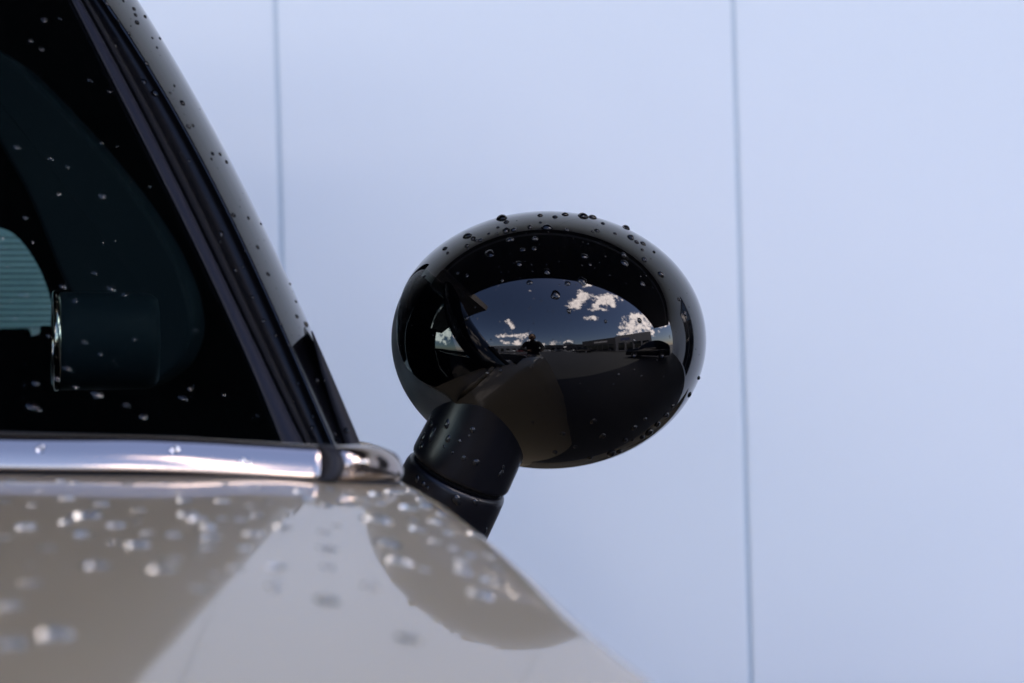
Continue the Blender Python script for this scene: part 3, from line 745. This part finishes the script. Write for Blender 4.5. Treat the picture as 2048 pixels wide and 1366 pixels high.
CAPD = [(1004,437,11),(1013,444,5),(1012,461,7),(1021,423,6),(935,472,8.5),(920,464,4.5),(946,477,5),(961,480,5),(890,497,5),(938,446,4),(985,432,3),(1080,431,5),(1095,421,9),(1081,445,3),(1060,454,5),(977,467,3),(1020,480,7),(1070,478,6),(1045,499,5),(1068,497,5),(979,507,9),(1038,527,6),(1094,543,6),(934,551,4),(848,553,3.5),(996,455,3),(895,506,3),(936,497,2.5),(933,637,4),(1004,561,3),(1059,565,5),
(1110,434,5),(1130,429,6),(1166,433,9),(1185,435,6),(1206,447,4),(1252,456,8),(1262,475,7),(1273,484,4),(1286,487,5),(1285,500,4),(1313,489,6),(1308,504,3),(1230,467,3.5),(1194,461,5),(1185,463,3),(1133,460,4),(1351,522,7),(1169,512,6),(1180,529,3),(1247,510,5),(1249,526,7),(1285,568,5),(1165,562,8),(1135,567,5),(1111,590,8),(1138,622,4.5),(1211,643,3),(1279,641,5),(1269,682,4),(1358,599,4),(1407,616,4),(1397,756,4),(1379,789,5),(1237,750,2.5),
(1332,830,6),(1298,864,7),(1284,874,5),(1268,855,6),(1265,880,3),(1222,906,8),(1238,903,6),(1187,843,6),(1125,868,5),(1065,845,3),(915,546,3),(1001,742,3),(975,748,3.5),(1110,905,5),(1150,893,4),(1205,872,6),(1315,848,6),(1250,880,5),(1345,812,4),(1290,838,4),(1180,915,5)]
tc_ = bvh(['mirror_cap', 'side_mirror'])
def capzone(u, v, r):
    if v < 465 and r >= 8: return 'large water bead on the upper edge of the black mirror cap'
    e = ((u - 1096) / 316) ** 2 + ((v - 679) / 257) ** 2
    if v > 800: return 'water droplet hanging under the black mirror cap'
    if e > .93 and u > 1200: return 'water droplet on the right rim of the black mirror cap'
    if v < 512 and u < 1000: return 'water droplet on the upper left shoulder of the black mirror cap'
    if v < 512: return 'water droplet on the top band of the black mirror cap'
    if u < 960: return 'water droplet on the left face of the black mirror cap'
    return 'water droplet over the dark middle of the black mirror cap'
for u, v, r in CAPD: place(tc_, u, v, r * 1.15, capzone(u, v, r), 'water droplets on the mirror cap')
STD = [(870,790,5,2),(862,835,4,1.3),(863,847,5,1.3),(894,848,6,1.6),(864,869,7,2.2),(846,874,6,2),(843,890,7,1.5),(896,878,5,1.5),(919,882,4,1),(927,917,5,1.2),(952,925,7,1.0),(1002,947,6,1.5),(1006,936,4,1.4),(945,860,6,1),(912,786,6,1),(931,783,4,1),(913,1000,10,1),(952,1004,7,1.1),(980,1068,4,2.5),(846,968,6,1),(855,976,4,1),(834,958,5,1.4),(905,905,3,1),(888,893,3,1),(938,872,3,1)]
ts = bvh(['mirror_stalk', 'mirror_base'])
for u, v, r, e in STD: place(ts, u, v, r, 'water droplet clinging to the ' + ('lower' if v > 935 else 'upper') + ' section of the matte mirror stalk', 'water droplets on the mirror stalk', e, DM=DP)
PILD = [(214,8,6),(268,18,5),(271,30,4),(274,45,5),(290,33,4),(301,38,4),(262,52,2),(237,44,6),(258,67,5),(305,76,3),(320,77,3),(314,95,2.5),(231,92,4),(293,127,7),(288,163,6),(309,186,8),(349,172,3),(341,186,3),(365,206,6),(381,172,3),(377,253,5),(386,251,4),(378,321,3),(467,430,5),(497,436,4),(522,448,3),(530,457,3),(515,494,4),(490,503,4),(442,467,6),(440,484,3),(471,540,4),(486,534,3),(536,548,5),(580,568,3),(505,594,4),(592,603,3),(594,633,5),(612,649,6),(527,641,4),(562,649,5),(551,671,4),(578,691,4),(635,762,5),(649,761,4),(595,767,4),(587,804,3),(693,861,6),(625,833,4),(624,855,4),(670,868,4),(425,307,4),(440,308,4),(423,318,3),(453,324,4),(417,236,3),(247,2,3)]
tp = bvh(['pillar', 'pillar_gutter', 'window_gasket', 'window_frame'] + ['pillar_reflection_sliver'])
for u, v, r in PILD: place(tp, u, v, r * 1.05, 'water droplet on the ' + ('upper' if v < 350 else 'lower') + ' half of the glossy black pillar', 'water droplets on the black pillar')
WIND = [(50,435,5),(3,475,5),(7,495,4),(15,532,4),(65,484,4),(47,589,9),(19,602,4),(28,636,5),(58,626,4),(126,572,7),(150,602,5),(189,546,6),(223,576,8),(249,588,6),(169,684,6),(200,707,5),(269,678,5),(391,660,4),(97,671,5),(108,689,4),(134,737,7),(113,756,7),(71,766,7),(67,814,12),(151,773,6),(194,788,11),(253,810,7),(287,833,8),(380,777,5),(366,796,8),(447,789,4),(204,392,6),(207,486,3),(118,388,4),(88,39,7),(119,37,4),(61,81,5),(83,98,6),(179,160,5),(220,182,6),(34,294,6),(100,316,6),(135,333,4),(203,286,4),(234,292,3),(299,373,3),(118,388,5),(204,391,6),(515,830,4),(230,482,3)]
tw = bvh(['side_window'])
for u, v, r in WIND: place(tw, u, v, r, 'water droplet on the dark side window ' + ('over the pale far window' if (u < 75 and 450 < v < 650) else 'just above the chrome strip' if v > 730 else 'in its upper part' if v < 350 else 'in its middle'), 'water droplets on the side window', 1.0, 0.6, DM=DG_)
tch = bvh(['belt_strip'])
for u, v, r in [(81,897,8),(350,899,8),(486,921,5),(495,927,6)]: place(tch, u, v, r, 'water droplet on the chrome belt strip', 'water droplets on the chrome strip', DM=DB)
BOD = [(10,1004,12),(65,1011,8),(131,998,12),(202,1009,14),(50,1056,20),(12,1075,12),(94,1098,19),(173,1033,26),(131,1046,12),(166,1071,18),(231,1052,16),(277,1021,10),(275,1044,10),(295,1067,12),(273,1092,20),(347,1071,14),(191,1133,22),(320,1140,26),(345,1120,18),(368,1002,14),(443,1004,12),(445,1038,10),(481,1040,12),(500,1013,10),(539,1006,12),(512,1032,14),(504,1069,16),(485,1098,14),(468,1138,16),(400,1179,18),(566,1056,18),(655,1098,18),(551,1135,16),(551,1175,16),(655,1204,20),(647,1065,10),(674,1052,8),(655,1135,12),(108,1273,30),(21,1290,28),(19,1213,20),(58,1167,16),(256,967,12),
(375,1030,18),(395,1040,16),(412,1056,16),(420,1076,18),(412,1096,16),(398,1112,12),(755,1042,26),(816,1017,16),(851,1014,16),(860,989,12),(821,984,14),(825,1042,14),(836,1060,18),(867,1045,12),(881,1030,10),(895,1067,12),(946,1070,13),(871,1084,13),(776,1089,26),(797,1125,24),(920,1126,16),(941,1112,12),(978,1112,13),(994,1137,15),(981,1163,17),(959,1191,22),(923,1144,18),(653,1200,20),(741,1174,18),(818,1278,22),
(330,968,7),(150,966,7),(20,963,9),(120,962,9),(380,966,6),(450,968,8),(520,972,8),(600,985,12),(620,1000,14),(648,1012,12),(690,1008,14),(700,985,14),(730,1000,10),(750,990,12),(780,985,12),(760,1008,10),(800,985,10),(730,1015,9),(660,978,8),(840,1000,8),(905,1098,10),(850,1140,12),(230,1085,12),(60,1130,9),(430,1150,9)]
tb_ = bvh(['body'])
for u, v, r in BOD:
    rr = r * 1.12
    place(tb_, u, v, rr, 'water droplet on beige paint ' + (('under the left end of the chrome strip' if u < 300 else 'under the middle of the chrome strip' if u < 600 else 'under the end piece of the chrome strip') if v < 1020 else ('in the upper half of the mirror\'s oval reflection' if v < 1070 else 'in the lower half of the mirror\'s oval reflection') if u > 715 else 'at the lower left' if v > 1120 and u < 300 else 'on the bright reflection left of the dark oval' if u > 540 else 'in the dark reflection at far left' if u < 250 else 'near the slanting edge of the left dark reflection'), 'water droplets on the beige shoulder', 1.05, DM=DB)
by = {}
for l, u, v, o in DR: by.setdefault(l, []).append((u, v, o))
for l, q in by.items():
    if len(q) < 2: continue
    used = set()
    for word, key in (('leftmost', lambda t: t[0]), ('rightmost', lambda t: -t[0]), ('topmost', lambda t: t[1]), ('lowest', lambda t: -t[1])):
        c = sorted([t for t in q if t[2].name not in used], key=key)
        if c and len(q) - len(used) >= 1 and c[0] is sorted(q, key=key)[0]: c[0][2]['label'] = word + ' ' + l; used.add(c[0][2].name)
# fine mist of specks, too small to pick apart
for tree, n, zone, nm in ((tc_, 150, (800, 425, 1400, 900), 'fine water specks on the black mirror cap'), (tw, 110, (0, 0, 560, 860), 'fine water specks on the dark side window'), (tp, 130, (190, 0, 690, 870), 'fine water specks on the black pillar')):
    rnd = random.Random(len(nm)); V = []; Fc = []; base = (DG_ if tree is tw else DK)[1]; bv = [v.co.copy() for v in base.vertices]; bf = [tuple(p.vertices) for p in base.polygons]
    k = 0; tries = 0
    while k < n and tries < 6000:
        tries += 1
        u = rnd.uniform(zone[0], zone[2]); v = rnd.uniform(zone[1], zone[3])
        if tree is tc_ and ((u - 1096) / 310) ** 2 + ((v - 679) / 250) ** 2 > 1: continue
        if tree is tc_ and rnd.random() < (v - 430) / 560: continue
        if tree is tp and not (uM(v) < u < uO(v) - 2): continue
        if tree is tw and u > uL(v) - 5: continue
        h = hit(tree, u, v)
        if h is None: continue
        loc, nn = h; s_ = rnd.uniform(.7, 1.7) * loc.y / F
        a = nn.orthogonal().normalized(); b = nn.cross(a); b0 = len(V)
        V += [loc + a * c.x * s_ + b * c.y * s_ + nn * c.z * s_ for c in bv]; Fc += [tuple(i + b0 for i in f) for f in bf]; k += 1
    o = obj('water_specks', V, Fc, CLEAR if tree is tw else WBLACK); tag(o, nm, 'water specks', kind='stuff')
